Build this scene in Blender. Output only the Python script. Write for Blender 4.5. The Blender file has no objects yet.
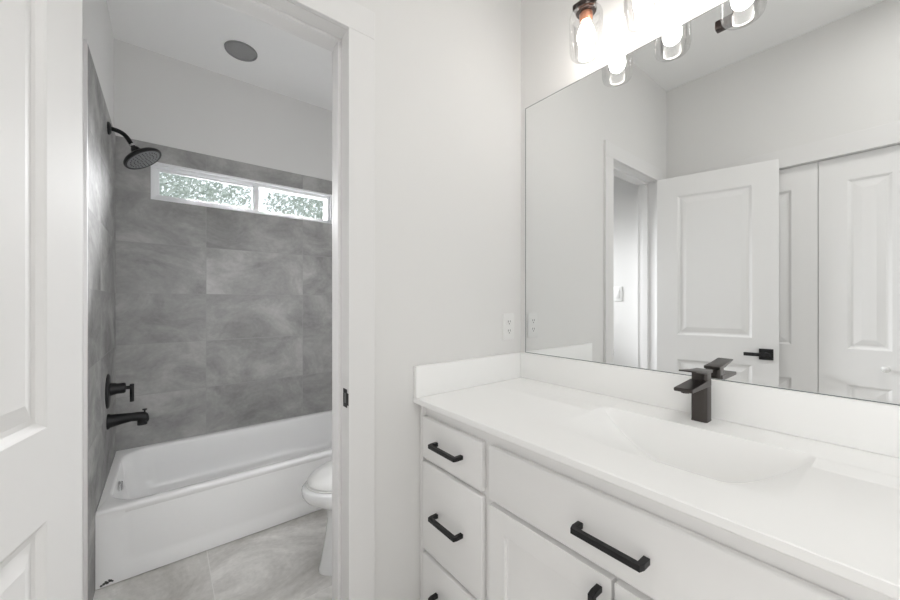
import bpy, bmesh, math, random
from mathutils import Vector, Matrix
random.seed(7)
C = bpy.context.scene.collection
SC = bpy.context.scene

# ------------------------------------------------------------------ camera
cam_d = bpy.data.cameras.new('camera')
cam = bpy.data.objects.new('camera', cam_d)
C.objects.link(cam)
cam.location = (-1.2728, -1.086, 1.191)
cam.rotation_euler = (math.radians(90), 0, math.radians(-38.5))
cam_d.sensor_width = 36
cam_d.lens = 358.4 * 36 / 900
cam_d.shift_x = -0.0007
cam_d.shift_y = 0.00156
cam_d.clip_start = 0.01
SC.camera = cam

# ------------------------------------------------------------------ sky, lights, exposure
world = bpy.data.worlds.new('world')
SC.world = world
world.use_nodes = True
bg = world.node_tree.nodes['Background']
bg.inputs[0].default_value = (0.90, 0.96, 1.0, 1)
bg.inputs[1].default_value = 1.6
BULB = 19.0

def area(name, loc, rot, sx, sy, power, col=(1, 1, 1)):
    d = bpy.data.lights.new(name, 'AREA')
    d.shape = 'RECTANGLE'
    d.size, d.size_y, d.energy, d.color = sx, sy, power, col
    o = bpy.data.objects.new(name, d)
    o.location, o.rotation_euler = loc, rot
    C.objects.link(o)
    return o

# daylight through the small window above the tub
area('tub_window_daylight', (-0.70, 1.94, 1.965), (math.radians(-44), 0, 0), 0.9, 0.22, 98, (0.97, 0.98, 1)).data.spread = math.radians(100)
# unseen fill light added behind an added doorway next to the closet
area('added_side_fill', (-2.55, -1.75, 1.15), (0, math.radians(-90), 0), 1.7, 1.3, 16, (1, 0.985, 0.965))
# unseen fill light added outside an added window behind the camera
area('added_near_fill', (-0.75, -2.62, 1.45), (math.radians(90), 0, 0), 1.1, 1.2, 1, (1, 0.985, 0.965))
# fill light added under an added ceiling panel behind the camera
area('added_ceiling_fill', (-1.0, -1.38, 2.722), (0, 0, 0), 0.34, 0.34, 5, (1, 0.985, 0.96))

vs = SC.view_settings
vs.view_transform = 'Standard'
vs.look = 'None'
vs.gamma = 1
vs.exposure = 0.03
vs.use_curve_mapping = False
SC.cycles.max_bounces = 12
SC.cycles.diffuse_bounces = 8
SC.cycles.glossy_bounces = 6
SC.cycles.transparent_max_bounces = 16
SC.cycles.sample_clamp_indirect = 6
SC.cycles.use_denoising = True

# ------------------------------------------------------------------ materials
def new_mat(name):
    m = bpy.data.materials.new(name)
    m.use_nodes = True
    return m, m.node_tree, m.node_tree.nodes['Principled BSDF']

def plain(name, col, rough=0.5, metal=0.0, spec=0.5, bump=None, coat=0.0):
    m, nt, b = new_mat(name)
    b.inputs['Base Color'].default_value = (*col, 1)
    b.inputs['Roughness'].default_value = rough
    b.inputs['Metallic'].default_value = metal
    b.inputs['Specular IOR Level'].default_value = spec
    b.inputs['Coat Weight'].default_value = coat
    if bump:
        sc, st = bump
        tc = nt.nodes.new('ShaderNodeTexCoord')
        n = nt.nodes.new('ShaderNodeTexNoise')
        n.inputs['Scale'].default_value = sc
        n.inputs['Detail'].default_value = 3
        bp = nt.nodes.new('ShaderNodeBump')
        bp.inputs['Strength'].default_value = st
        bp.inputs['Distance'].default_value = 0.002
        nt.links.new(tc.outputs['Object'], n.inputs['Vector'])
        nt.links.new(n.outputs['Fac'], bp.inputs['Height'])
        nt.links.new(bp.outputs['Normal'], b.inputs['Normal'])
    return m

def tile(name, axes, org, dark, mid, light, grout, rough=0.32, tw=0.61, th=0.305, lo=0.34, hi=0.68, nscale=3.0, spec=0.35):
    """large stack-bond stoneware tiles with cloudy veins and thin joints"""
    m, nt, b = new_mat(name)
    L = nt.links.new
    N = nt.nodes.new
    tc = N('ShaderNodeTexCoord')
    sp = N('ShaderNodeSeparateXYZ')
    L(tc.outputs['Object'], sp.inputs[0])
    cb = N('ShaderNodeCombineXYZ')
    for k in range(2):
        a = N('ShaderNodeMath')
        a.operation = 'SUBTRACT'
        L(sp.outputs[axes[k]], a.inputs[0])
        a.inputs[1].default_value = org[k]
        L(a.outputs[0], cb.inputs[k])
    br = N('ShaderNodeTexBrick')
    br.offset = 0.0
    br.squash = 1.0
    br.inputs['Scale'].default_value = 1.0
    br.inputs['Brick Width'].default_value = tw
    br.inputs['Row Height'].default_value = th
    br.inputs['Mortar Size'].default_value = 0.0016
    br.inputs['Mortar Smooth'].default_value = 0.2
    br.inputs['Color1'].default_value = (0, 0, 0, 1)
    br.inputs['Color2'].default_value = (1, 1, 1, 1)
    br.inputs['Mortar'].default_value = (0.5, 0.5, 0.5, 1)
    L(cb.outputs[0], br.inputs['Vector'])
    # each tile shows its own stretch of the pattern
    sc = N('ShaderNodeVectorMath')
    sc.operation = 'SCALE'
    sc.inputs['Scale'].default_value = 7.0
    L(br.outputs['Color'], sc.inputs[0])
    ad = N('ShaderNodeVectorMath')
    ad.operation = 'ADD'
    L(cb.outputs[0], ad.inputs[0])
    L(sc.outputs[0], ad.inputs[1])
    st = N('ShaderNodeMapping')
    st.inputs['Scale'].default_value = (1.0, 1.35, 1.0)
    st.inputs['Rotation'].default_value = (0, 0, 0.25)
    L(ad.outputs[0], st.inputs['Vector'])
    n1 = N('ShaderNodeTexNoise')
    n1.inputs['Scale'].default_value = nscale
    n1.inputs['Detail'].default_value = 9
    n1.inputs['Roughness'].default_value = 0.66
    n1.inputs['Distortion'].default_value = 0.6
    L(st.outputs[0], n1.inputs['Vector'])
    n2 = N('ShaderNodeTexNoise')
    n2.inputs['Scale'].default_value = 45
    n2.inputs['Detail'].default_value = 7
    L(ad.outputs[0], n2.inputs['Vector'])
    mx = N('ShaderNodeMix')
    mx.inputs[0].default_value = 0.13
    L(n1.outputs['Fac'], mx.inputs[2])
    L(n2.outputs['Fac'], mx.inputs[3])
    cr = N('ShaderNodeValToRGB')
    e = cr.color_ramp.elements
    e[0].position, e[0].color = lo, (*dark, 1)
    e[1].position, e[1].color = hi, (*light, 1)
    k = e.new((lo + hi) / 2)
    k.color = (*mid, 1)
    L(mx.outputs[0], cr.inputs[0])
    hv = N('ShaderNodeHueSaturation')
    mr = N('ShaderNodeMapRange')
    mr.inputs['To Min'].default_value = 0.90
    mr.inputs['To Max'].default_value = 1.10
    L(br.outputs['Color'], mr.inputs['Value'])
    L(mr.outputs[0], hv.inputs['Value'])
    L(cr.outputs[0], hv.inputs['Color'])
    mg = N('ShaderNodeMix')
    mg.data_type = 'RGBA'
    L(br.outputs['Fac'], mg.inputs[0])
    L(hv.outputs[0], mg.inputs[6])
    mg.inputs[7].default_value = (*grout, 1)
    L(mg.outputs[2], b.inputs['Base Color'])
    b.inputs['Roughness'].default_value = rough
    b.inputs['Specular IOR Level'].default_value = spec
    bp = N('ShaderNodeBump')
    bp.inputs['Strength'].default_value = 0.25
    bp.inputs['Distance'].default_value = 0.002
    bp.invert = True
    L(br.outputs['Fac'], bp.inputs['Height'])
    L(bp.outputs['Normal'], b.inputs['Normal'])
    return m

def thin_glass(name, tint, fac_scale=1.0, rough=0.0):
    m, nt, b = new_mat(name)
    nt.nodes.remove(b)
    L = nt.links.new
    out = nt.nodes['Material Output']
    tr = nt.nodes.new('ShaderNodeBsdfTransparent')
    tr.inputs[0].default_value = (*tint, 1)
    gl = nt.nodes.new('ShaderNodeBsdfGlossy')
    gl.inputs['Roughness'].default_value = rough
    lw = nt.nodes.new('ShaderNodeFresnel')
    lw.inputs['IOR'].default_value = 1.45
    mu = nt.nodes.new('ShaderNodeMath')
    mu.operation = 'MULTIPLY'
    mu.inputs[1].default_value = fac_scale
    mi = nt.nodes.new('ShaderNodeMixShader')
    L(lw.outputs[0], mu.inputs[0])
    L(mu.outputs[0], mi.inputs[0])
    L(tr.outputs[0], mi.inputs[1])
    L(gl.outputs[0], mi.inputs[2])
    L(mi.outputs[0], out.inputs['Surface'])
    return m

def emit(name, col, s):
    m, nt, b = new_mat(name)
    b.inputs['Base Color'].default_value = (1, 1, 1, 1)
    b.inputs['Emission Color'].default_value = (*col, 1)
    b.inputs['Emission Strength'].default_value = s
    return m

M = {}
M['wall'] = plain('wall_paint', (0.77, 0.765, 0.755), 0.75, bump=(130, 0.10))
M['ceiling'] = plain('ceiling_paint', (0.89, 0.89, 0.885), 0.85)
M['trim'] = plain('trim_paint', (0.79, 0.785, 0.78), 0.5, spec=0.12)
M['door'] = plain('door_paint', (0.85, 0.845, 0.84), 0.6, spec=0.05)
M['cabinet'] = plain('cabinet_lacquer', (0.86, 0.855, 0.85), 0.38)
M['counter'] = plain('cultured_marble', (0.93, 0.93, 0.923), 0.42, spec=0.3)
M['porcelain'] = plain('porcelain', (0.84, 0.845, 0.85), 0.12, coat=0.3)
M['tub'] = plain('tub_enamel', (0.91, 0.91, 0.91), 0.15, coat=0.3)
M['black'] = plain('matte_black_metal', (0.012, 0.012, 0.013), 0.42, 0.3)
M['bronze'] = plain('dark_bronze_metal', (0.055, 0.045, 0.042), 0.30, 0.85)
M['copper'] = plain('copper_socket', (0.60, 0.28, 0.18), 0.35, 0.7)
M['gun'] = plain('brushed_dark_nickel', (0.080, 0.072, 0.068), 0.36, 0.9)
M['chrome'] = plain('chrome', (0.75, 0.75, 0.76), 0.12, 1.0)
M['rubber'] = plain('grey_rubber', (0.19, 0.195, 0.20), 0.55)
M['plastic'] = plain('white_plastic', (0.80, 0.80, 0.79), 0.35)
M['slot'] = plain('dark_slot', (0.05, 0.05, 0.05), 0.7)
M['canister'] = plain('grey_can_baffle', (0.26, 0.26, 0.26), 0.5)
M['canlens'] = plain('grey_can_lens', (0.27, 0.27, 0.27), 0.4)
M['mirror'] = plain('silvered_glass', (0.87, 0.88, 0.88), 0.0, 1.0)
M['mirroredge'] = plain('mirror_edge', (0.22, 0.24, 0.24), 0.3, 0.5)
M['vinyl'] = plain('white_vinyl', (0.82, 0.83, 0.84), 0.35)
M['pane'] = thin_glass('window_glass', (0.97, 0.97, 0.97))
M['shade'] = thin_glass('clear_shade_glass', (0.98, 0.98, 0.98), 0.45, 0.03)
M['bulb'] = emit('lit_bulb', (1.0, 0.955, 0.90), BULB)
M['fill_panel_lit'] = emit('lit_fill_panel', (1, 0.98, 0.95), 6)  # glowing diffuser of the added ceiling lamp
M['bark'] = plain('bark', (0.12, 0.09, 0.07), 0.9)
M['leaf'] = plain('leaf_green', (0.56, 0.61, 0.57), 0.5)
M['ground'] = plain('ground_soil', (0.20, 0.22, 0.13), 0.95, bump=(8, 0.5))
DK, MD, LT = (0.255, 0.253, 0.249), (0.375, 0.372, 0.366), (0.53, 0.527, 0.52)
GR = (0.36, 0.36, 0.355)
M['tile_back'] = tile('stone_tile_back', (0, 2), (-1.0645, 0.6285), DK, MD, LT, GR)
M['tile_left'] = tile('stone_tile_left', (1, 2), (1.1426, 0.6285), DK, MD, LT, GR, 0.6, spec=0.008)
M['tile_floor'] = tile('stone_tile_floor', (0, 1), (-1.1185, 0.40),
                       (0.44, 0.425, 0.40), (0.66, 0.645, 0.62), (0.95, 0.935, 0.91), (0.78, 0.77, 0.75), 0.3, 0.61, 0.61, 0.36, 0.66, 2.2)

# ------------------------------------------------------------------ mesh helpers
def box(bm, x0, x1, y0, y1, z0, z1, bevel=0.0, seg=2):
    t = bmesh.new()
    v = [t.verts.new((x, y, z)) for x in (x0, x1) for y in (y0, y1) for z in (z0, z1)]
    for f in ((0, 1, 3, 2), (4, 6, 7, 5), (0, 4, 5, 1), (2, 3, 7, 6), (0, 2, 6, 4), (1, 5, 7, 3)):
        t.faces.new([v[i] for i in f])
    if bevel:
        bmesh.ops.bevel(t, geom=t.edges[:], offset=bevel, segments=seg, profile=0.5, affect='EDGES')
    merge(bm, t)

def merge(bm, t, mat=None):
    if mat is not None:
        bmesh.ops.transform(t, matrix=mat, verts=t.verts[:])
    bmesh.ops.recalc_face_normals(t, faces=t.faces[:])
    me = bpy.data.meshes.new('tmp')
    t.to_mesh(me)
    t.free()
    bm.from_mesh(me)
    bpy.data.meshes.remove(me)

def lathe(bm, prof, mat=None, n=40, cap0=True, cap1=True):
    """prof: (radius, height) pairs turned round local z"""
    t = bmesh.new()
    rings = []
    for r, h in prof:
        if r < 1e-6:
            rings.append([t.verts.new((0, 0, h))])
        else:
            rings.append([t.verts.new((r * math.cos(2 * math.pi * i / n), r * math.sin(2 * math.pi * i / n), h)) for i in range(n)])
    for a, b in zip(rings, rings[1:]):
        for i in range(n):
            j = (i + 1) % n
            q = [a[i % len(a)], a[j % len(a)], b[j % len(b)], b[i % len(b)]]
            u = []
            for w in q:
                if w not in u:
                    u.append(w)
            if len(u) > 2:
                t.faces.new(u)
    if cap0 and len(rings[0]) > 1:
        t.faces.new(rings[0][::-1])
    if cap1 and len(rings[-1]) > 1:
        t.faces.new(rings[-1])
    merge(bm, t, mat)

def loft(bm, rings, cap0=True, cap1=True, closed=True):
    t = bmesh.new()
    R = [[t.verts.new(p) for p in r] for r in rings]
    n = len(R[0])
    for a, b in zip(R, R[1:]):
        for i in range(n if closed else n - 1):
            j = (i + 1) % n
            t.faces.new((a[i], a[j], b[j], b[i]))
    if cap0:
        t.faces.new(R[0][::-1])
    if cap1:
        t.faces.new(R[-1])
    merge(bm, t)

def tube(bm, pts, rads, n=20):
    pts = [Vector(p) for p in pts]
    rings = []
    up = Vector((0, 1, 0.001))
    for i, p in enumerate(pts):
        d = (pts[min(i + 1, len(pts) - 1)] - pts[max(i - 1, 0)]).normalized()
        u = d.cross(up).normalized()
        w = d.cross(u)
        r = rads[i] if isinstance(rads, (list, tuple)) else rads
        rings.append([p + r * (math.cos(2 * math.pi * k / n) * u + math.sin(2 * math.pi * k / n) * w) for k in range(n)])
    loft(bm, rings)

def prism(bm, poly, axis, a, b, bevel=0.0):
    """poly of 2-D points extruded along axis (0 x: poly=(y,z); 1 y: poly=(x,z); 2 z: poly=(x,y))"""
    def P(p, h):
        return ((h, p[0], p[1]), (p[0], h, p[1]), (p[0], p[1], h))[axis]
    t = bmesh.new()
    A = [t.verts.new(P(p, a)) for p in poly]
    B = [t.verts.new(P(p, b)) for p in poly]
    n = len(poly)
    for i in range(n):
        j = (i + 1) % n
        t.faces.new((A[i], A[j], B[j], B[i]))
    t.faces.new(A[::-1])
    t.faces.new(B)
    bmesh.ops.recalc_face_normals(t, faces=t.faces[:])
    if bevel:
        bmesh.ops.bevel(t, geom=t.edges[:], offset=bevel, segments=2, profile=0.5, affect='EDGES')
    merge(bm, t)

def along(p, d):
    """matrix that puts local z along d at p"""
    return Matrix.Translation(Vector(p)) @ Vector(d).to_track_quat('Z', 'Y').to_matrix().to_4x4()

def obj(name, bm, mat, parent=None, smooth=None, matrix=None):
    if matrix is not None:
        bmesh.ops.transform(bm, matrix=matrix, verts=bm.verts[:])
    me = bpy.data.meshes.new(name)
    bm.to_mesh(me)
    bm.free()
    me.materials.append(M[mat])
    o = bpy.data.objects.new(name, me)
    C.objects.link(o)
    if parent is not None:
        o.parent = parent
    if smooth is not None:
        for p in me.polygons:
            p.use_smooth = True
        me.set_sharp_from_angle(angle=math.radians(smooth))
    return o

def tag(o, label=None, cat=None, group=None, kind=None):
    if label: o['label'] = label
    if cat: o['category'] = cat
    if group: o['group'] = group
    if kind: o['kind'] = kind
    return o

def thing(name, label, cat, group=None, loc=(0, 0, 0), rz=0):
    o = bpy.data.objects.new(name, None)
    o.empty_display_size = 0.05
    o.location = loc
    o.rotation_euler = (0, 0, rz)
    C.objects.link(o)
    return tag(o, label, cat, group)

def struct(name, bm, mat, parent=None, label=None, cat=None, smooth=None):
    o = obj(name, bm, mat, parent, smooth)
    if parent is None:
        tag(o, label, cat, None, 'structure')
    return o

def boxes(*bs):
    bm = bmesh.new()
    for b in bs:
        box(bm, *b)
    return bm

# ------------------------------------------------------------------ the setting
struct('floor', boxes((-1.80, 0.15, -2.6, 1.92, -0.1, 0.0)), 'tile_floor',
       label='grey veined stone tile floor running under the tub and toilet', cat='floor')
struct('ceiling', boxes((-1.75, 0.15, -2.6, 0.0, 2.75, 2.85)), 'ceiling',
       label='white painted ceiling over the vanity, seen only in the mirror', cat='ceiling')
struct('ceiling', boxes((-1.75, 0.15, 0.06, 1.92, 2.72, 2.85)), 'ceiling',
       label='shaded white ceiling above the tub with one round recessed light', cat='ceiling')
struct('wall_right', boxes((0.004, 0.15, -2.6, 0.0, 0, 2.75)), 'wall',
       label='white wall behind the mirror and vanity lamps', cat='wall')
struct('wall_front', boxes((-1.75, -1.47, 0, 0.115, 0, 2.75), (-0.805, 0.15, 0, 0.115, 0, 2.75),
                           (-1.47, -0.805, 0, 0.115, 2.065, 2.75)), 'wall',
       label='white wall between the vanity and the tub room, holding the doorway', cat='wall')
CX0, CX1, CTOP = -0.41, -1.17, 1.993
DX0, DX1, DTOP = -1.36, -2.14, 2.05      # doorway added in the same wall to let in side fill light
struct('wall_left', boxes((-1.75, -1.64, CX0, 0.0, 0, 2.75), (-1.75, -1.64, -2.5, DX1, 0, 2.75), (-1.75, -1.64, DX0, CX1, 0, 2.75),
                          (-1.75, -1.64, CX1, CX0, CTOP, 2.75), (-1.75, -1.64, DX1, DX0, DTOP, 2.75), (-1.75, -1.72, CX1, CX0, 0, CTOP)), 'wall',
       label='white closet wall opposite the mirror, seen reflected', cat='wall')
struct('wall_near', boxes((-2.7, -1.3, -2.6, -2.5, 0, 2.75), (-0.2, 0.15, -2.6, -2.5, 0, 2.75),
                          (-1.3, -0.2, -2.6, -2.5, 0, 0.85), (-1.3, -0.2, -2.6, -2.5, 2.05, 2.75)), 'wall',
       label='white wall behind the camera with a window added for fill light', cat='wall')
struct('wall_fill_stub', boxes((-2.7, -2.6, -2.5, -0.9, 0, 2.75), (-2.6, -1.75, -1.0, -0.9, 0, 2.75)), 'wall',  # stub added behind the doorway to close off the sky light
       label='added white stub wall beyond the fill-light doorway beside the closet', cat='wall')
struct('ceiling', boxes((-2.7, -1.75, -2.6, -0.9, 2.75, 2.85)), 'ceiling', label='white ceiling of the added stub beyond the fill-light doorway', cat='ceiling')
struct('floor', boxes((-2.7, -1.8, -2.6, -0.9, -0.1, 0)), 'tile_floor', label='floor of the added stub beyond the fill-light doorway', cat='floor')
struct('wall_tub_left', boxes((-1.75, -1.508, 0.115, 1.92, 0, 2.72)), 'wall',
       label='white painted wall of the tub room on the shower-head side', cat='wall')
struct('wall_tub_right', boxes((0.03, 0.15, 0.115, 1.92, 0, 2.72)), 'wall',
       label='white wall of the tub room behind the toilet', cat='wall')
WX0, WX1, WZ0, WZ1 = -1.344, -0.229, 1.8125, 2.0445
TY = 1.7526
struct('wall_back', boxes((-1.508, WX0, TY + .01, 1.92, 0, 2.72), (WX1, 0.03, TY + .01, 1.92, 0, 2.72),
                          (WX0, WX1, TY + .01, 1.92, 0, WZ0), (WX0, WX1, TY + .01, 1.92, WZ1, 2.72)), 'wall',
       label='white painted wall above the tub tiles, below the ceiling', cat='wall')
TT = 2.1537
struct('wall_back_tile', boxes((-1.50, WX0, TY, TY + .01, 0.0, TT), (WX1, 0.03, TY, TY + .01, 0.0, TT),
                               (WX0, WX1, TY, TY + .01, 0.0, WZ0), (WX0, WX1, TY, TY + .01, WZ1, TT)), 'tile_back',
       label='grey stone tile wall behind the tub, around the strip window', cat='wall tile')
struct('wall_tub_left_tile', boxes((-1.508, -1.50, 0.79, TY + .01, 0, TT)), 'tile_left',
       label='grey stone tile wall carrying the shower head and tub spout', cat='wall tile')
struct('trim_7', boxes((-1.508, -1.4985, 0.78, 0.79, 0, TT)), 'trim',
       label='pale metal edge strip where wall tile ends beside the tub', cat='trim')

# doorway: jamb with stops, and flat casing
JL, JR, HT = -1.45, -0.825, 2.045
bm = bmesh.new()
box(bm, -1.47, JL, 0, 0.115, 0, HT + .02)
box(bm, JR, -0.805, 0, 0.115, 0, HT + .02)
box(bm, JL, JR, 0, 0.115, HT, HT + .02)
box(bm, JL, JL + .011, 0.049, 0.085, 0, HT - .011, 0.002)
box(bm, JR - .011, JR, 0.049, 0.085, 0, HT - .011, 0.002)
box(bm, JL, JR, 0.049, 0.085, HT - .011, HT, 0.002)
jamb = struct('trim_1', bm, 'trim', label='white door jamb with stop strip lining the tub-room doorway', cat='door frame')
# strike plate let into the jamb
bm = bmesh.new()
zc, h, w = 0.884, 0.029, 0.0
x = JR - .0016
box(bm, x, JR + .001, 0.001, 0.030, zc - h, zc - .016, 0.0006, 1)
box(bm, x, JR + .001, 0.001, 0.030, zc + .016, zc + h, 0.0006, 1)
box(bm, x, JR + .001, 0.001, 0.008, zc - .016, zc + .016, 0.0006, 1)
box(bm, x, JR + .001, 0.023, 0.030, zc - .016, zc + .016, 0.0006, 1)
box(bm, x - .0015, JR - .0012, -0.014, 0.003, zc - .019, zc + .019, 0.0006, 1)
sp = obj('strike_plate', bm, 'black', jamb)
sp['label'] = 'black strike plate'
bm = boxes((JR - .0004, JR + .001, 0.008, 0.023, zc - .016, zc + .016))
obj('latch_hole', bm, 'rubber', sp)

CW = 0.089
def casing(bm, ax, a0, a1, top, face, out, w, ext=0.0):
    """flat casing round an opening: ax 0 runs in x on a y face, ax 1 runs in y on an x face"""
    def bb(p0, p1, z0, z1, d0, d1, bev):
        q0, q1 = sorted((face, face + out * d1))
        if ax == 0:
            box(bm, p0, p1, q0, q1, z0, z1, bev)
        else:
            box(bm, q0, q1, p0, p1, z0, z1, bev)
    for p0, p1 in ((a0 - w, a0), (a1, a1 + w)):
        bb(p0, p1, 0, top, 0, 0.015, 0.002)
    bb(a0 - w, a1 + w, top, top + w, 0, 0.015, 0.002)
bm = bmesh.new()
casing(bm, 0, JL + .003, JR - .001, HT + .001, 0.0, -1, CW)
struct('trim_2', bm, 'trim', label='wide flat white casing around the tub-room doorway', cat='door casing')
bm = bmesh.new()
casing(bm, 0, JL + .003, JR - .001, HT + .001, 0.115, 1, 0.06)
struct('trim_3', bm, 'trim', label='white door casing on the toilet side of the doorway', cat='door casing')
bm = bmesh.new()
box(bm, -1.64, -1.622, CX0, CX0 + .09, 0, CTOP, .002)
box(bm, -1.64, -1.622, CX1 - .07, CX1, 0, CTOP, .002)
box(bm, -1.64, -1.618, CX1 - .07, -0.06, CTOP, CTOP + .107, .002)
struct('trim_4', bm, 'trim', label='white head casing above the bifold closet doors in the mirror', cat='door casing')
bm = bmesh.new()
casing(bm, 1, DX1, DX0, DTOP, -1.64, 1, 0.07)
struct('trim_5', bm, 'trim', label='white casing around the added fill-light doorway beside the closet', cat='door casing')  # frames the doorway added for side light
# baseboards
struct('baseboard_front', boxes((-0.746, -0.545, -0.012, 0, 0, 0.09)), 'trim',
       label='white baseboard between the doorway and the vanity', cat='baseboard')
struct('baseboard_tub', boxes((-1.508, -1.496, 0.13, 0.78, 0, 0.09)), 'trim',
       label='white baseboard under the light switch in the tub room', cat='baseboard')

# ---- panelled slabs
def panel_slab(bm, w, h, th, panels, prof):
    """slab x 0..w, y 0..th, z 0..h; moulded panels on the y=0 and y=th faces"""
    xs = sorted({0, w, *[p[0] for p in panels], *[p[1] for p in panels]})
    zs = sorted({0, h, *[p[2] for p in panels], *[p[3] for p in panels]})
    t = bmesh.new()
    for side in (0, 1):
        y0, sg = (0, 1) if side == 0 else (th, -1)
        for i in range(len(xs) - 1):
            for j in range(len(zs) - 1):
                cxm, czm = (xs[i] + xs[i + 1]) / 2, (zs[j] + zs[j + 1]) / 2
                if any(p[0] < cxm < p[1] and p[2] < czm < p[3] for p in panels):
                    continue
                t.faces.new([t.verts.new((a, y0, b)) for a, b in ((xs[i], zs[j]), (xs[i + 1], zs[j]), (xs[i + 1], zs[j + 1]), (xs[i], zs[j + 1]))])
        for a0, a1, b0, b1 in panels:
            prev = None
            for ins, dep in prof:
                ring = [t.verts.new((a, y0 + sg * dep, b)) for a, b in
                        ((a0 + ins, b0 + ins), (a1 - ins, b0 + ins), (a1 - ins, b1 - ins), (a0 + ins, b1 - ins))]
                if prev:
                    for k in range(4):
                        t.faces.new((prev[k], prev[(k + 1) % 4], ring[(k + 1) % 4], ring[k]))
                prev = ring
            t.faces.new(prev)
    for q in (((0, 0, 0), (w, 0, 0), (w, th, 0), (0, th, 0)), ((0, 0, h), (w, 0, h), (w, th, h), (0, th, h)),
              ((0, 0, 0), (0, th, 0), (0, th, h), (0, 0, h)), ((w, 0, 0), (w, th, 0), (w, th, h), (w, 0, h))):
        t.faces.new([t.verts.new(p) for p in q])
    bmesh.ops.remove_doubles(t, verts=t.verts[:], dist=1e-5)
    merge(bm, t)

MOULD = [(0, 0), (0.004, 0.002), (0.013, 0.009), (0.022, 0.0095), (0.050, 0.003), (0.052, 0.0025)]
TH = math.radians(104.5)
door = thing('door_1', 'white two-panel door standing open beside the tub-room doorway', 'door', None, (-1.453, -0.012, 0), -TH)
door['kind'] = 'structure'
bm = bmesh.new()
panel_slab(bm, 0.630, 2.025, 0.035, [(0.118, 0.508, 0.957, 1.895), (0.118, 0.508, 0.20, 0.792)], MOULD)
bmesh.ops.translate(bm, verts=bm.verts[:], vec=(0.003, 0.012, 0.01))
obj('slab', bm, 'door', door)
def lever_set(y, s):
    bm = bmesh.new()
    y0, y1 = sorted((y, y + s * .008))
    box(bm, 0.542, 0.608, y0, y1, 0.84, 0.906, 0.0015)
    lathe(bm, [(0.012, 0), (0.012, 0.04)], along((0.575, y + s * .004, 0.873), (0, s, 0)), 20)
    y0, y1 = sorted((y + s * .036, y + s * .050))
    box(bm, 0.468, 0.589, y0, y1, 0.863, 0.883, 0.002)
    h = obj('door_handle', bm, 'black', door, 40)
    h['label'] = 'black lever handle on square rose'
lever_set(0.047, 1)
# hinges
for z in (0.25, 1.05, 1.82):
    bm = bmesh.new()
    lathe(bm, [(0.006, -.045), (0.006, .045)], Matrix.Translation((0, 0, z)), 14)
    box(bm, 0.0, 0.0035, 0.0, 0.030, z - .045, z + .045)
    obj('hinge', bm, 'trim', door, 40)

# bifold closet doors
LW = (CX0 - CX1) / 2
for k in range(2):
    y0 = CX0 - k * LW
    nm = 'door_%d' % (k + 2)
    lab = ['narrow white bifold closet leaf half hidden behind the open door in the mirror',
           'white bifold closet leaf with small round knob, seen in the mirror'][k]
    d = thing(nm, lab, 'closet door', None, (-1.650, y0 - .0015, 0.012), math.radians(-90))
    d['kind'] = 'structure'
    w = LW - .003
    bm = bmesh.new()
    panel_slab(bm, w, CTOP - .016, 0.03, [(0.110, w - .110, 0.92, 1.845), (0.110, w - .110, 0.19, 0.725)], MOULD)
    bmesh.ops.translate(bm, verts=bm.verts[:], vec=(0, -0.03, 0))
    obj('leaf', bm, 'door', d)
    if k == 1:
        bm = bmesh.new()
        kx = 0.245
        lathe(bm, [(0.010, 0), (0.007, 0.006), (0.007, 0.012), (0.014, 0.017), (0.017, 0.023), (0.015, 0.029), (0.008, 0.033), (0, 0.034)],
              along((kx, 0, 0.828), (0, 1, 0)), 28)
        obj('knob', bm, 'plastic', d, 50)

# strip window over the tub
bm = bmesh.new()
def ring(bm, x0, x1, z0, z1, y0, y1, w, bev=0.0015):
    box(bm, x0, x1, y0, y1, z0, z0 + w, bev)
    box(bm, x0, x1, y0, y1, z1 - w, z1, bev)
    box(bm, x0, x0 + w, y0, y1, z0 + w, z1 - w, bev)
    box(bm, x1 - w, x1, y0, y1, z0 + w, z1 - w, bev)
win = thing('window_1', 'white strip window set high in the grey tile over the tub', 'window')
win['kind'] = 'structure'
ring(bm, WX0, WX1, WZ0, WZ1, TY - .004, 1.92, 0.012)
obj('window_liner', bm, 'vinyl', win)
bm = bmesh.new()
ring(bm, WX0 + .012, WX1 - .012, WZ0 + .012, WZ1 - .012, 1.775, 1.84, 0.018)
MXC = -0.765
box(bm, MXC - .016, MXC + .016, 1.778, 1.84, WZ0 + .012, WZ1 - .012, .002)
obj('window_frame', bm, 'vinyl', win)
bm = bmesh.new()
ring(bm, WX0 + .03, MXC - .012, WZ0 + .03, WZ1 - .03, 1.79, 1.81, 0.012)
obj('sash', bm, 'vinyl', win)
for a, b in ((WX0 + .03, MXC - .012), (MXC + .012, WX1 - .03)):
    obj('pane', boxes((a, b, 1.803, 1.806, WZ0 + .03, WZ1 - .03)), 'pane', win)
fill_win = thing('fill_window', 'added white framed window behind the camera, letting in fill light', 'window')  # unseen window, added to light the vanity room
fill_win['kind'] = 'structure'
bm = bmesh.new()
ring(bm, -1.3, -0.2, 0.85, 2.05, -2.57, -2.52, 0.04)
obj('window_frame', bm, 'vinyl', fill_win)
obj('pane', boxes((-1.26, -0.24, -2.55, -2.546, 0.89, 2.01)), 'pane', fill_win)

# outside
struct('ground', boxes((-9, 9, 1.95, 16, -0.4, -0.3)), 'ground', label='green ground outside beyond the tub window', cat='ground')

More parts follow.
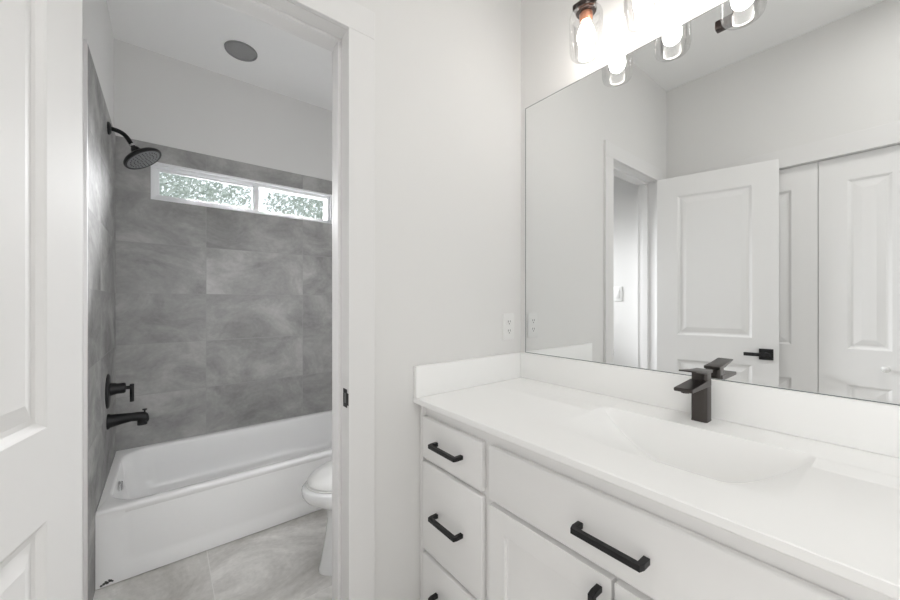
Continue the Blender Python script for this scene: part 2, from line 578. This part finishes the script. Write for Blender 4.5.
# ------------------------------------------------------------------ bathtub
def rrect(x0, x1, y0, y1, r, z, n=8):
    out = []
    for cx_, cy_, a in ((x1 - r, y1 - r, 0), (x0 + r, y1 - r, 90), (x0 + r, y0 + r, 180), (x1 - r, y0 + r, 270)):
        for k in range(n + 1):
            t = math.radians(a + 90 * k / n)
            out.append((cx_ + r * math.cos(t), cy_ + r * math.sin(t), z))
    return out
TX0, TX1, TY0, TY1, TZ = -1.499, 0.028, 0.972, 1.7515, 0.322
tub = thing('bathtub', 'white alcove bathtub against the grey stone tile', 'bathtub', None, (-.73, 1.36, 0))
INV = Matrix.Translation((.73, -1.36, 0))
bm = bmesh.new()
ix0, ix1, iy0, iy1 = TX0 + .038, TX1 - .06, TY0 + .050, TY1 - .045
rings = [rrect(TX0, TX1, TY0 + .012, TY1, 0.004, TZ - .035), rrect(TX0, TX1, TY0 + .002, TY1, 0.004, TZ - .014),
         rrect(TX0, TX1, TY0 + .006, TY1, 0.005, TZ - .004), rrect(TX0 + .002, TX1 - .002, TY0 + .014, TY1 - .001, 0.006, TZ),
         rrect(ix0 - .012, ix1 + .012, iy0 - .012, iy1 + .012, 0.14, TZ),
         rrect(ix0 - .004, ix1 + .004, iy0 - .004, iy1 + .004, 0.135, TZ - .004),
         rrect(ix0, ix1, iy0, iy1, 0.13, TZ - .016),
         rrect(ix0 + .012, ix1 - .06, iy0 + .012, iy1 - .012, 0.13, 0.20),
         rrect(ix0 + .028, ix1 - .13, iy0 + .026, iy1 - .026, 0.13, 0.11),
         rrect(ix0 + .05, ix1 - .19, iy0 + .05, iy1 - .05, 0.12, 0.068),
         rrect(ix0 + .10, ix1 - .25, iy0 + .10, iy1 - .10, 0.09, 0.052)]
loft(bm, rings, cap0=False, cap1=True)
obj('basin', bm, 'tub', tub, 50, INV)
# apron with an embossed field
bm = bmesh.new()
def apron_ring(x0, x1, z0, z1, r, y):
    return [(p[0], y, p[1]) for p in rrect(x0, x1, z0, z1, r, 0)]
A0 = apron_ring(TX0, TX1, 0.004, TZ - .012, 0.003, TY0 + .004)
rr = [[(p[0], TY1 - .01 if False else TY0 + .05, p[2]) for p in A0], A0,
      apron_ring(TX0 + .062, TX1 - .062, 0.048, TZ - .016, 0.05, TY0 + .004),
      apron_ring(TX0 + .080, TX1 - .080, 0.064, TZ - .020, 0.045, TY0 + .012),
      apron_ring(TX0 + .105, TX1 - .105, 0.086, TZ - .026, 0.04, TY0 + .013)]
loft(bm, rr, cap0=True, cap1=True)
obj('apron', bm, 'tub', tub, 40, INV)
bm = bmesh.new()
lathe(bm, [(0.026, 0), (0.026, 0.004), (0.022, 0.007), (0, 0.008)], along((ix0 + .006, 1.36, 0.262), (1, 0, 0.06)), 28)
box(bm, ix0 + .013, ix0 + .020, 1.352, 1.368, 0.242, 0.284, .002)
obj('overflow_plate', bm, 'chrome', tub, 40, INV)['label'] = 'chrome overflow plate'
bm = bmesh.new()
lathe(bm, [(0.035, 0), (0.035, 0.003), (0.02, 0.005), (0, 0.004)], Matrix.Translation((ix0 + .17, 1.36, 0.051)), 28)
obj('drain', bm, 'chrome', tub, 40, INV)
bm = bmesh.new()
for px, pz, r in ((.018, .012, .005), (.026, .016, .006), (.036, .017, .0065), (.046, .021, .006), (.031, .023, .004), (.052, .017, .004), (.041, .026, .0035)):
    lathe(bm, [(r, 0), (r * .85, 0.0010), (0, 0.0014)], along((TX0 + px, TY0 + .0042, pz), (0.1, -1, 0)), 7)
obj('scuff_mark', bm, 'slot', tub, None, INV)['label'] = 'dark chipped mark at lower corner'

# ------------------------------------------------------------------ tub and shower fittings (left tile wall x = -1.50)
XW = -1.50
YF = 1.375
sh = thing('rain_shower', 'black rain shower head on bent arm high on the tile wall', 'shower head', None, (XW, 1.395, 2.062))
INV = Matrix.Translation((-XW, -1.395, -2.062))
bm = bmesh.new()
lathe(bm, [(0.031, 0), (0.031, 0.006), (0.024, 0.012), (0.016, 0.014)], along((XW, 1.395, 2.062), (1, 0, 0)), 28)
obj('flange', bm, 'black', sh, 40, INV)
hx, hz = -1.3600, 1.924          # centre of the spray face
nd = Vector((0.56, -0.16, -0.81)).normalized()
top = Vector((hx, 1.36, hz)) - nd * 0.072
bm = bmesh.new()
P0 = Vector((XW + .004, 1.395, 2.062))
P1, P2 = P0 + Vector((0.07, -0.005, 0.0)), top - nd * 0.045
pts = []
for k in range(15):
    t = k / 14
    pts.append((1 - t) ** 3 * P0 + 3 * (1 - t) ** 2 * t * P1 + 3 * (1 - t) * t * t * P2 + t ** 3 * top)
tube(bm, pts, 0.0105, 16)
obj('arm', bm, 'black', sh, 40, INV)
bm = bmesh.new()
lathe(bm, [(0.0125, 0), (0.0125, 0.010)], along(top - nd * .016, nd), 20)
obj('thread_ring', bm, 'chrome', sh, 40, INV)['label'] = 'chrome thread collar'
bm = bmesh.new()
lathe(bm, [(0.014, 0), (0.018, 0.004), (0.022, 0.014), (0.024, 0.026), (0.036, 0.032), (0.058, 0.040), (0.078, 0.050),
           (0.087, 0.058), (0.089, 0.066), (0.086, 0.071), (0.078, 0.0715), (0.077, 0.068), (0, 0.068)], along(top, nd), 48)
obj('head', bm, 'black', sh, 45, INV)
bm = bmesh.new()
lathe(bm, [(0.0765, 0.0), (0.0765, 0.0025), (0, 0.003)], along(top + nd * .068, nd), 40)
fc = obj('spray_face', bm, 'rubber', sh, 40, INV)
fc['label'] = 'grey nozzle face'
bm = bmesh.new()
mt = along(top + nd * .0705, nd)
for rr_, nn in ((0.014, 6), (0.030, 12), (0.046, 18), (0.062, 24)):
    for k in range(nn):
        a = 2 * math.pi * k / nn
        lathe(bm, [(0.0028, 0), (0.0022, 0.003), (0, 0.0034)], mt @ Matrix.Translation((rr_ * math.cos(a), rr_ * math.sin(a), 0)), 6)
obj('nozzles', bm, 'slot', fc, None, INV)['kind'] = 'stuff'

vz = 0.743
va = thing('shower_valve', 'round black shower valve trim with lever, above the tub spout', 'shower valve', None, (XW, YF, vz))
INV = Matrix.Translation((-XW, -YF, -vz))
bm = bmesh.new()
lathe(bm, [(0.085, 0), (0.085, 0.004), (0.080, 0.008), (0.050, 0.010), (0.032, 0.011)], along((XW, YF, vz), (1, 0, 0)), 48)
obj('escutcheon', bm, 'black', va, 40, INV)
bm = bmesh.new()
lathe(bm, [(0.033, 0.008), (0.029, 0.03), (0.0265, 0.036), (0.0265, 0.062), (0.022, 0.068), (0.009, 0.070), (0.009, 0.09)], along((XW, YF, vz + .008), (1, 0, 0)), 36)
obj('valve_body', bm, 'black', va, 40, INV)
bm = bmesh.new()
lathe(bm, [(0.0085, 0), (0.0085, 0.09)], Matrix.Translation((XW + .092, YF, vz - .066)), 18)
obj('lever', bm, 'black', va, 40, INV)

tz = 0.591
ts = thing('tub_spout', 'black tub spout with diverter pull, low on the tile wall', 'tub spout', None, (XW, YF, tz))
INV = Matrix.Translation((-XW, -YF, -tz))
bm = bmesh.new()
def oval(x, zc, rz, ry, n=24):
    return [(XW + x, YF + ry * math.cos(2 * math.pi * k / n), zc + rz * math.sin(2 * math.pi * k / n)) for k in range(n)]
loft(bm, [oval(0, tz, 0.038, 0.036), oval(0.006, tz, 0.038, 0.036), oval(0.012, tz + .001, 0.033, 0.031), oval(0.05, tz + .004, 0.027, 0.026),
          oval(0.09, tz + .006, 0.022, 0.023), oval(0.12, tz + .004, 0.023, 0.023), oval(0.143, tz - .002, 0.026, 0.022),
          oval(0.155, tz - .008, 0.022, 0.018), oval(0.160, tz - .012, 0.010, 0.010)])
lathe(bm, [(0.0205, 0), (0.0205, 0.034)], Matrix.Translation((XW + .132, YF, tz - .040)), 24)
obj('spout', bm, 'black', ts, 50, INV)
bm = bmesh.new()
lathe(bm, [(0.004, 0), (0.004, 0.012), (0.010, 0.014), (0.010, 0.019), (0, 0.020)], Matrix.Translation((XW + .142, YF, tz + .020)), 18)
obj('diverter_knob', bm, 'black', ts, 40, INV)

# ------------------------------------------------------------------ toilet
TC = 0.505
to = thing('toilet', 'white toilet with closed lid, half hidden by the door jamb', 'toilet', None, (-0.4, TC, 0))
INV = Matrix.Translation((0.4, -TC, 0))
def egg(x0, x1, hw, z, n=40, flat=0.5):
    """elongated outline: tip at x0, back at x1"""
    out = []
    L_ = x1 - x0
    cxm = x0 + L_ * 0.52
    for k in range(n):
        a = 2 * math.pi * k / n
        c_, s_ = math.cos(a), math.sin(a)
        rx = (x1 - cxm) if c_ > 0 else (cxm - x0)
        e = 0.75 if c_ > 0 else 1.0
        out.append((cxm + rx * math.copysign(abs(c_) ** e, c_), TC + hw * math.copysign(abs(s_) ** e, s_), z))
    return out
bm = bmesh.new()
loft(bm, [egg(-0.745, -0.20, 0.110, 0.0), egg(-0.745, -0.20, 0.110, 0.012), egg(-0.738, -0.20, 0.103, 0.03), egg(-0.720, -0.20, 0.096, 0.12),
          egg(-0.706, -0.19, 0.098, 0.22), egg(-0.714, -0.17, 0.120, 0.268), egg(-0.752, -0.15, 0.150, 0.295), egg(-0.800, -0.13, 0.176, 0.328),
          egg(-0.814, -0.12, 0.183, 0.352), egg(-0.816, -0.12, 0.184, 0.375), egg(-0.810, -0.12, 0.180, 0.383)])
obj('bowl', bm, 'porcelain', to, 60, INV)
bm = bmesh.new()
loft(bm, [egg(-0.792, -0.225, 0.164, 0.3835), egg(-0.796, -0.222, 0.168, 0.386), egg(-0.796, -0.222, 0.168, 0.389), egg(-0.792, -0.226, 0.165, 0.391)])
obj('seat', bm, 'plastic', to, 50, INV)
bm = bmesh.new()
loft(bm, [egg(-0.788, -0.222, 0.162, 0.3915), egg(-0.793, -0.22, 0.168, 0.396), egg(-0.792, -0.22, 0.167, 0.406), egg(-0.780, -0.225, 0.156, 0.419),
          egg(-0.73, -0.26, 0.125, 0.436), egg(-0.62, -0.36, 0.05, 0.444)])
obj('lid', bm, 'plastic', to, 50, INV)
bm = bmesh.new()
loft(bm, [rrect(-0.185, 0.0, TC - .19, TC + .19, .03, 0.37), rrect(-0.195, 0.005, TC - .205, TC + .205, .03, 0.45), rrect(-0.20, 0.008, TC - .21, TC + .21, .03, 0.70)])
obj('tank', bm, 'porcelain', to, 40, INV)
bm = bmesh.new()
loft(bm, [rrect(-0.205, 0.012, TC - .215, TC + .215, .03, 0.701), rrect(-0.21, 0.014, TC - .22, TC + .22, .03, 0.71), rrect(-0.21, 0.014, TC - .22, TC + .22, .03, 0.728), rrect(-0.2, 0.008, TC - .21, TC + .21, .03, 0.737)])
obj('tank_lid', bm, 'porcelain', to, 40, INV)
bm = bmesh.new()
lathe(bm, [(0.012, 0), (0.012, 0.014)], along((-0.198, TC - .15, 0.64), (-1, 0, 0)), 16)
box(bm, -0.222, -0.213, TC - .16, TC - .09, 0.632, 0.646, .002)
obj('flush_handle', bm, 'chrome', to, 40, INV)

# ------------------------------------------------------------------ recessed can in the tub-room ceiling
can = thing('recessed_light', 'round grey recessed light, unlit, in the ceiling above the tub', 'ceiling light', None, (-0.912, 1.42, 2.72))
INV = Matrix.Translation((0.912, -1.42, -2.72))
bm = bmesh.new()
lathe(bm, [(0.076, 0.012), (0.080, 0.0), (0.082, -0.004), (0.085, -0.005), (0.088, 0.0), (0.088, 0.012)], Matrix.Translation((-0.912, 1.42, 2.714)), 48, False, False)
obj('trim_ring', bm, 'canister', can, 40, INV)
bm = bmesh.new()
lathe(bm, [(0.081, 0.0), (0.081, 0.003)], Matrix.Translation((-0.912, 1.42, 2.7155)), 48)
obj('lens', bm, 'canlens', can, 40, INV)

# ------------------------------------------------------------------ vanity cabinet
CY = -0.718
XF = -0.535       # face-frame plane
van = thing('vanity_cabinet', 'white shaker vanity cabinet with black pulls under the mirror', 'cabinet', None, (-0.3, CY, 0))
INV = Matrix.Translation((0.3, -CY, 0))
Y0, Y1 = -0.003, -1.436
bm = bmesh.new()
box(bm, XF, XF + .019, Y1, Y0, 0.09, 0.828)
box(bm, XF + .018, 0.002, Y1, Y1 + .016, 0.09, 0.828)
box(bm, XF + .018, 0.002, Y0 - .016, Y0, 0.09, 0.828)
box(bm, XF + .018, 0.002, Y1 + .015, Y0 - .015, 0.09, 0.106)
box(bm, XF - .017, XF + .001, Y0 - .0145, Y0, 0.09, 0.828, 0.001)
box(bm, XF + .06, 0.002, Y1 + .01, Y0 - .01, 0.0, 0.09)
obj('body', bm, 'cabinet', van, None, INV)

def pull(bm, along_axis, c, length, xf, so=0.030, s=0.0125):
    """square-section U pull standing off the front plane x = xf; c = (y, z) of its middle"""
    a, b = -length / 2, length / 2
    xo = xf - so - s / 2
    poly = [(xf, a), (xf - so + s / 2, a), (xo, a + .004), (xo, b - .004), (xf - so + s / 2, b), (xf, b), (xf, b - s), (xo + s, b - s), (xo + s, a + s), (xf, a + s)]
    if along_axis == 1:
        prism(bm, [(p[0], c[0] + p[1]) for p in poly], 2, c[1] - s / 2, c[1] + s / 2, 0.0008)
    else:
        prism(bm, [(p[0], c[1] + p[1]) for p in poly], 1, c[0] - s / 2, c[0] + s / 2, 0.0008)

XD = -0.555
def drawer(ya, yb, z0, z1, plen, pz=None, py=None):
    bm = bmesh.new()
    box(bm, XD, XF - .0005, yb, ya, z0, z1, 0.0045, 3)
    d = obj('drawer', bm, 'cabinet', van, 30, INV)
    bm = bmesh.new()
    pull(bm, 1, (py if py else (ya + yb) / 2, pz if pz else (z0 + z1) / 2), plen, XD)
    h = obj('handle', bm, 'black', d, None, INV)
    h['label'] = 'black square bar pull'
for ya, yb, py in ((-.021, -.328, -.1745), (-1.108, -1.415, -1.2615)):
    drawer(ya, yb, 0.636, 0.782, 0.142, None, py)
    drawer(ya, yb, 0.312, 0.622, 0.142, None, py)
    drawer(ya, yb, 0.100, 0.297, 0.142, None, py)
drawer(-.3565, -1.0795, 0.629, 0.782, 0.152, 0.698, -.7145)
SH = [(0, 0), (0.0006, 0.0085), (0.003, 0.009)]
for ya, yb, py in ((-.3565, -.7145, -.689), (-.7215, -1.0795, -.747)):
    bm = bmesh.new()
    w, hgt = ya - yb, 0.516
    panel_slab(bm, w, hgt, 0.0195, [(0.062, w - .062, 0.062, hgt - .062)], SH)
    mt = Matrix.Translation((XD, ya, 0.100)) @ Matrix.Rotation(math.radians(-90), 4, 'Z')
    bmesh.ops.transform(bm, matrix=mt, verts=bm.verts[:])
    d = obj('door', bm, 'cabinet', van, None, INV)
    bv = d.modifiers.new('bevel', 'BEVEL')
    bv.width, bv.segments, bv.limit_method = 0.0015, 2, 'ANGLE'
    bm = bmesh.new()
    pull(bm, 2, (py, 0.592 - .071), 0.142, XD)
    h = obj('handle', bm, 'black', d, None, INV)
    h['label'] = 'black square bar pull'

# ------------------------------------------------------------------ countertop with moulded basin
ZC = 0.848
top_o = thing('countertop', 'glossy white vanity top with moulded rectangular sink and backsplash', 'countertop', None, (-0.29, CY, ZC))
INV = Matrix.Translation((0.29, -CY, -ZC))
BX0, BX1 = -0.142, -0.456       # back and front of the basin
BY0, BY1 = -0.478, -0.970
XE, YE = -0.580, -1.452
def sm(t):
    t = max(0, min(1, t))
    return t * t * (3 - 2 * t)
def depth(u, w):
    """u 0 back .. 1 front, w -1..1 across"""
    g = max(0.0, 1 - abs(w) ** 2.15)
    if u < 0.055:
        r = u / 0.055
    else:
        t = (u - 0.055) / 0.945
        r = 1 - t ** 1.12
        if t > 0.8:
            r *= 1 - 0.5 * sm((t - 0.8) / 0.2)
    return 0.132 * g * r
bm = bmesh.new()
us = [0, .018, .037, .055, .06] + [.06 + .94 * k / 30 for k in range(1, 31)]
ws = [-1 + 2 * k / 64 for k in range(65)]
xs = [-0.001] + [BX0 + (BX1 - BX0) * u for u in us] + [XE + .002]
ys = [-0.001] + [BY0 + (BY1 - BY0) * (w + 1) / 2 for w in ws] + [YE]
grid = []
for i, x in enumerate(xs):
    row = []
    for j, y in enumerate(ys):
        z = ZC
        if 1 <= i < len(xs) - 1 and 1 <= j < len(ys) - 1:
            z -= depth(us[i - 1], ws[j - 1])
        row.append(bm.verts.new((x, y, z)))
    grid.append(row)
for i in range(len(xs) - 1):
    for j in range(len(ys) - 1):
        bm.faces.new((grid[i][j], grid[i][j + 1], grid[i + 1][j + 1], grid[i + 1][j]))
# front edge, end and underside
nj = len(ys)
f1 = [bm.verts.new((XE, ys[j], ZC - .002)) for j in range(nj)]
f2 = [bm.verts.new((XE, ys[j], ZC - .017)) for j in range(nj)]
f3 = [bm.verts.new((XE + .003, ys[j], ZC - .020)) for j in range(nj)]
f4 = [bm.verts.new((XF + .03, ys[j], ZC - .020)) for j in range(nj)]
fr = [grid[-1], f1, f2, f3, f4]
for a, b in zip(fr, fr[1:]):
    for j in range(nj - 1):
        bm.faces.new((a[j], a[j + 1], b[j + 1], b[j]))
bmesh.ops.recalc_face_normals(bm, faces=bm.faces[:])
obj('top', bm, 'counter', top_o, 42, INV)
bm = bmesh.new()
box(bm, -0.0205, 0.003, YE, -0.0005, ZC + .0003, 0.9600, 0.0025)
obj('backsplash', bm, 'counter', top_o, 40, INV)
bm = bmesh.new()
box(bm, -0.5795, -0.0206, -0.0205, -0.0005, ZC + .0003, 0.9600, 0.0025)
obj('backsplash', bm, 'counter', top_o, 40, INV)['label'] = 'short side backsplash'
bm = bmesh.new()
lathe(bm, [(0.022, -.002), (0.022, 0.0015), (0.017, 0.003), (0, 0.0035)], along((-0.212, CY - .006, ZC - .1315), (0, 0, 1)), 28)
obj('drain', bm, 'plastic', top_o, 40, INV)

# ------------------------------------------------------------------ faucet
FY = -0.726
fa = thing('faucet', 'dark brushed single-lever faucet behind the sink', 'faucet', None, (-0.06, FY, ZC))
INV = Matrix.Translation((0.06, -FY, -ZC))
bm = bmesh.new()
def sect(x0, x1, hw, z, r=0.008):
    return rrect(x0, x1, FY - hw, FY + hw, r, z, 5)
loft(bm, [sect(-0.084, -0.037, 0.0205, ZC + .0005), sect(-0.084, -0.037, 0.0205, ZC + .002), sect(-0.083, -0.037, 0.0198, ZC + .003),
          sect(-0.083, -0.037, 0.0198, 0.960), sect(-0.083, -0.037, 0.0198, 0.966)])
obj('body', bm, 'gun', fa, 40, INV)
bm = bmesh.new()
prism(bm, [(-0.050, 0.966), (-0.050, 0.950), (-0.083, 0.949), (-0.198, 0.950), (-0.201, 0.953), (-0.201, 0.958), (-0.198, 0.960), (-0.086, 0.966)], 1, FY - .0222, FY + .0222, 0.0015)
sp_ = obj('spout', bm, 'gun', fa, None, INV)
bm = bmesh.new()
lathe(bm, [(0.010, 0), (0.010, 0.005)], Matrix.Translation((-0.184, FY, 0.9465)), 20)
obj('aerator', bm, 'bronze', sp_, 40, INV)
bm = bmesh.new()
loft(bm, [sect(-0.082, -0.037, 0.0196, 0.966), sect(-0.082, -0.037, 0.0196, 0.985)])
prism(bm, [(-0.032, 0.984), (-0.032, 0.993), (-0.090, 0.996), (-0.170, 1.004), (-0.171, 1.0005), (-0.088, 0.987)], 1, FY - .021, FY + .021, 0.0015)
obj('lever', bm, 'gun', fa, 40, INV)

# ------------------------------------------------------------------ mirror
mi = thing('wall_mirror', 'large frameless mirror on the wall above the vanity', 'mirror', None, (0, CY, 0.96))
INV = Matrix.Translation((0, -CY, -0.96))
MY0, MY1, MZ0, MZ1 = -0.0310, -1.440, 0.9625, 2.0600
obj('glass', boxes((0.0, 0.0035, MY1, MY0, MZ0, MZ1)), 'mirror', mi, None, INV)
bm = bmesh.new()
e = 0.0024
box(bm, -.0006, 0.0036, MY0, MY0 + e, MZ0 - e, MZ1 + e)
box(bm, -.0006, 0.0036, MY1 - e, MY1, MZ0 - e, MZ1 + e)
box(bm, -.0006, 0.0036, MY1, MY0, MZ1, MZ1 + e)
box(bm, -.0006, 0.0036, MY1, MY0, MZ0 - e, MZ0)
obj('edge', bm, 'mirroredge', mi, None, INV)

# ------------------------------------------------------------------ outlet and light switch
ou = thing('power_outlet', 'white duplex power outlet on the wall beside the mirror', 'power outlet', None, (-0.084, 0, 1.08))
INV = Matrix.Translation((0.084, 0, -1.08))
bm = bmesh.new()
box(bm, -0.084 - .036, -0.084 + .036, -0.006, 0, 1.08 - .058, 1.08 + .058, 0.0025, 3)
pl = obj('cover_plate', bm, 'plastic', ou, 40, INV)
for dz in (-.020, .020):
    bm = bmesh.new()
    loft(bm, [[(p[0], -0.0055, p[1]) for p in rrect(-0.084 - .0165, -0.084 + .0165, 1.08 + dz - .0145, 1.08 + dz + .0145, .009, 0)],
              [(p[0], -0.0078, p[1]) for p in rrect(-0.084 - .0165, -0.084 + .0165, 1.08 + dz - .0145, 1.08 + dz + .0145, .009, 0)]])
    r_ = obj('receptacle', bm, 'plastic', ou, 40, INV)
    bm = bmesh.new()
    box(bm, -0.084 - .0075, -0.084 - .0050, -0.0082, -0.007, 1.08 + dz - .002, 1.08 + dz + .007)
    box(bm, -0.084 + .0050, -0.084 + .0075, -0.0082, -0.007, 1.08 + dz - .002, 1.08 + dz + .007)
    lathe(bm, [(0.0026, 0), (0.0026, 0.0012)], along((-0.084, -0.007, 1.08 + dz - .008), (0, -1, 0)), 12)
    obj('socket_slots', bm, 'slot', r_, None, INV)
sw = thing('light_switch', 'white light switch inside the tub room, seen through the doorway in the mirror', 'light switch', None, (-1.508, 0.30, 1.25))
INV = Matrix.Translation((1.508, -0.30, -1.25))
bm = bmesh.new()
box(bm, -1.508, -1.502, 0.30 - .036, 0.30 + .036, 1.25 - .058, 1.25 + .058, 0.0025, 3)
obj('cover_plate', bm, 'plastic', sw, 40, INV)
bm = bmesh.new()
box(bm, -1.503, -1.4985, 0.30 - .0165, 0.30 + .0165, 1.25 - .033, 1.25 + .033, 0.0015)
obj('rocker', bm, 'plastic', sw, 40, INV)

# ------------------------------------------------------------------ vanity light
LX = -0.112
LY = (-0.394, -0.588, -0.784)
vl = thing('vanity_light', 'dark bronze three-lamp vanity light with clear glass shades above the mirror', 'wall light', None, (0.004, -0.585, 2.25))
INV = Matrix.Translation((-0.004, 0.585, -2.25))
bm = bmesh.new()
box(bm, -0.018, 0.004, -0.645, -0.525, 2.20, 2.32, 0.003)
obj('backplate', bm, 'bronze', vl, 40, INV)
bm = bmesh.new()
box(bm, LX - .012, LX + .012, -0.822, -0.348, 2.236, 2.258, 0.0015)
obj('crossbar', bm, 'bronze', vl, 40, INV)
for y in (-0.545, -0.625):
    bm = bmesh.new()
    box(bm, LX + .008, -0.014, y - .009, y + .009, 2.238, 2.256, 0.0015)
    obj('arm', bm, 'bronze', vl, 40, INV)
bm = bmesh.new()
box(bm, -0.201, LX - .006, -0.743, -0.737, 2.243, 2.249, 0.001)
box(bm, -0.204, -0.198, -0.743, -0.737, 2.118, 2.249, 0.001)
box(bm, -0.213, -0.185, -0.742, -0.692, 2.110, 2.140, 0.003)
obj('drop_stem', bm, 'bronze', vl, 40, INV)
for y in LY:
    bm = bmesh.new()
    lathe(bm, [(0.020, 2.238), (0.034, 2.234), (0.036, 2.214), (0.033, 2.209), (0.020, 2.207)], Matrix.Translation((LX, y, 0)), 32)
    obj('shade_cap', bm, 'bronze', vl, 40, INV)
    bm = bmesh.new()
    lathe(bm, [(0.019, 2.208), (0.022, 2.204), (0.022, 2.186), (0.017, 2.178)], Matrix.Translation((LX, y, 0)), 32)
    s_ = obj('socket', bm, 'copper', vl, 40, INV)
    bm = bmesh.new()
    lathe(bm, [(0.014, 2.180), (0.016, 2.170), (0.025, 2.150), (0.0295, 2.130), (0.0295, 2.118), (0.025, 2.102), (0.014, 2.092), (0, 2.089)], Matrix.Translation((LX, y, 0)), 28)
    b_ = obj('bulb', bm, 'bulb', vl, 60, INV)
    b_['label'] = 'lit white bulb'
    bm = bmesh.new()
    o_, i_ = 0.0555, 0.0525
    lathe(bm, [(0.034, 2.210), (0.045, 2.209), (0.052, 2.204), (o_, 2.195), (o_, 2.078), (0.052, 2.064), (0.045, 2.056), (0.034, 2.053), (0, 2.0525),
               ], Matrix.Translation((LX, y, 0)), 48, False, False)
    g_ = obj('shade', bm, 'shade', vl, 60, INV)
    g_['label'] = 'clear glass cylinder shade'

# unseen ceiling lamp added behind the camera to brighten the vanity room
cl = thing('added_fill_panel', 'added square white fill lamp on the ceiling behind the camera', 'ceiling light', None, (-1.0, -1.38, 2.75))
bm = bmesh.new()
ring_b = boxes((-0.2, 0.2, -0.2, 0.2, -0.022, 0.0))
obj('housing', ring_b, 'plastic', cl)
bm.free()
obj('diffuser', boxes((-0.18, 0.18, -0.18, 0.18, -0.026, -0.0225)), 'fill_panel_lit', cl)

# ------------------------------------------------------------------ tree outside the tub window
def tree(x, y, label, seed, lean):
    rnd = random.Random(seed)
    tr = thing('tree', label, 'tree', None, (x, y, -0.3))
    bm = bmesh.new()
    tube(bm, [(0, 0, 0), (0.05, 0, 1.0), (0.1 * lean, 0.05, 2.2), (0.3 * lean, 0, 3.4)], [0.14, 0.11, 0.09, 0.04], 12)
    obj('trunk', bm, 'bark', tr, 40)
    for k in range(9):
        bm = bmesh.new()
        a = k * 2.4
        z0 = 1.7 + 0.17 * k
        L_ = 0.9 + 0.5 * rnd.random()
        bx = 0.08 * lean * (z0 - 1)
        tube(bm, [(bx, 0, z0), (bx + 0.5 * L_ * math.cos(a), 0.5 * L_ * math.sin(a), z0 + .25), (bx + L_ * math.cos(a), L_ * math.sin(a), z0 + .45)], [0.03, 0.018, 0.006], 6)
        obj('branch', bm, 'bark', tr, 40)
    vs_, fs_ = [], []
    for k in range(15000):
        while True:
            p = Vector((rnd.uniform(-1, 1), rnd.uniform(-1, 1), rnd.uniform(-1, 1)))
            if p.length < 1:
                break
        p = Vector((p.x * 1.5 + lean * .8, p.y * 1.2, p.z * 1.5 + 3.2))
        n = Vector((rnd.gauss(0, 1), rnd.gauss(0, 1), rnd.gauss(0, 1))).normalized()
        u = n.orthogonal().normalized()
        w = n.cross(u)
        s = rnd.uniform(0.02, 0.048)
        i = len(vs_)
        vs_ += [p - u * s, p + w * s * .5 + n * s * .15, p + u * s * 1.1, p - w * s * .5 + n * s * .15]
        fs_.append((i, i + 1, i + 2, i + 3))
    me = bpy.data.meshes.new('foliage')
    me.from_pydata([tuple(v) for v in vs_], [], fs_)
    me.materials.append(M['leaf'])
    fo = bpy.data.objects.new('foliage', me)
    C.objects.link(fo)
    fo.parent = tr
    fo['kind'] = 'stuff'
tree(-2.25, 6.2, 'pale leafy tree showing through the longer window pane beside the shower head', 3, 1)
tree(2.45, 6.2, 'pale leafy tree showing through the window pane nearest the door jamb', 5, -1)
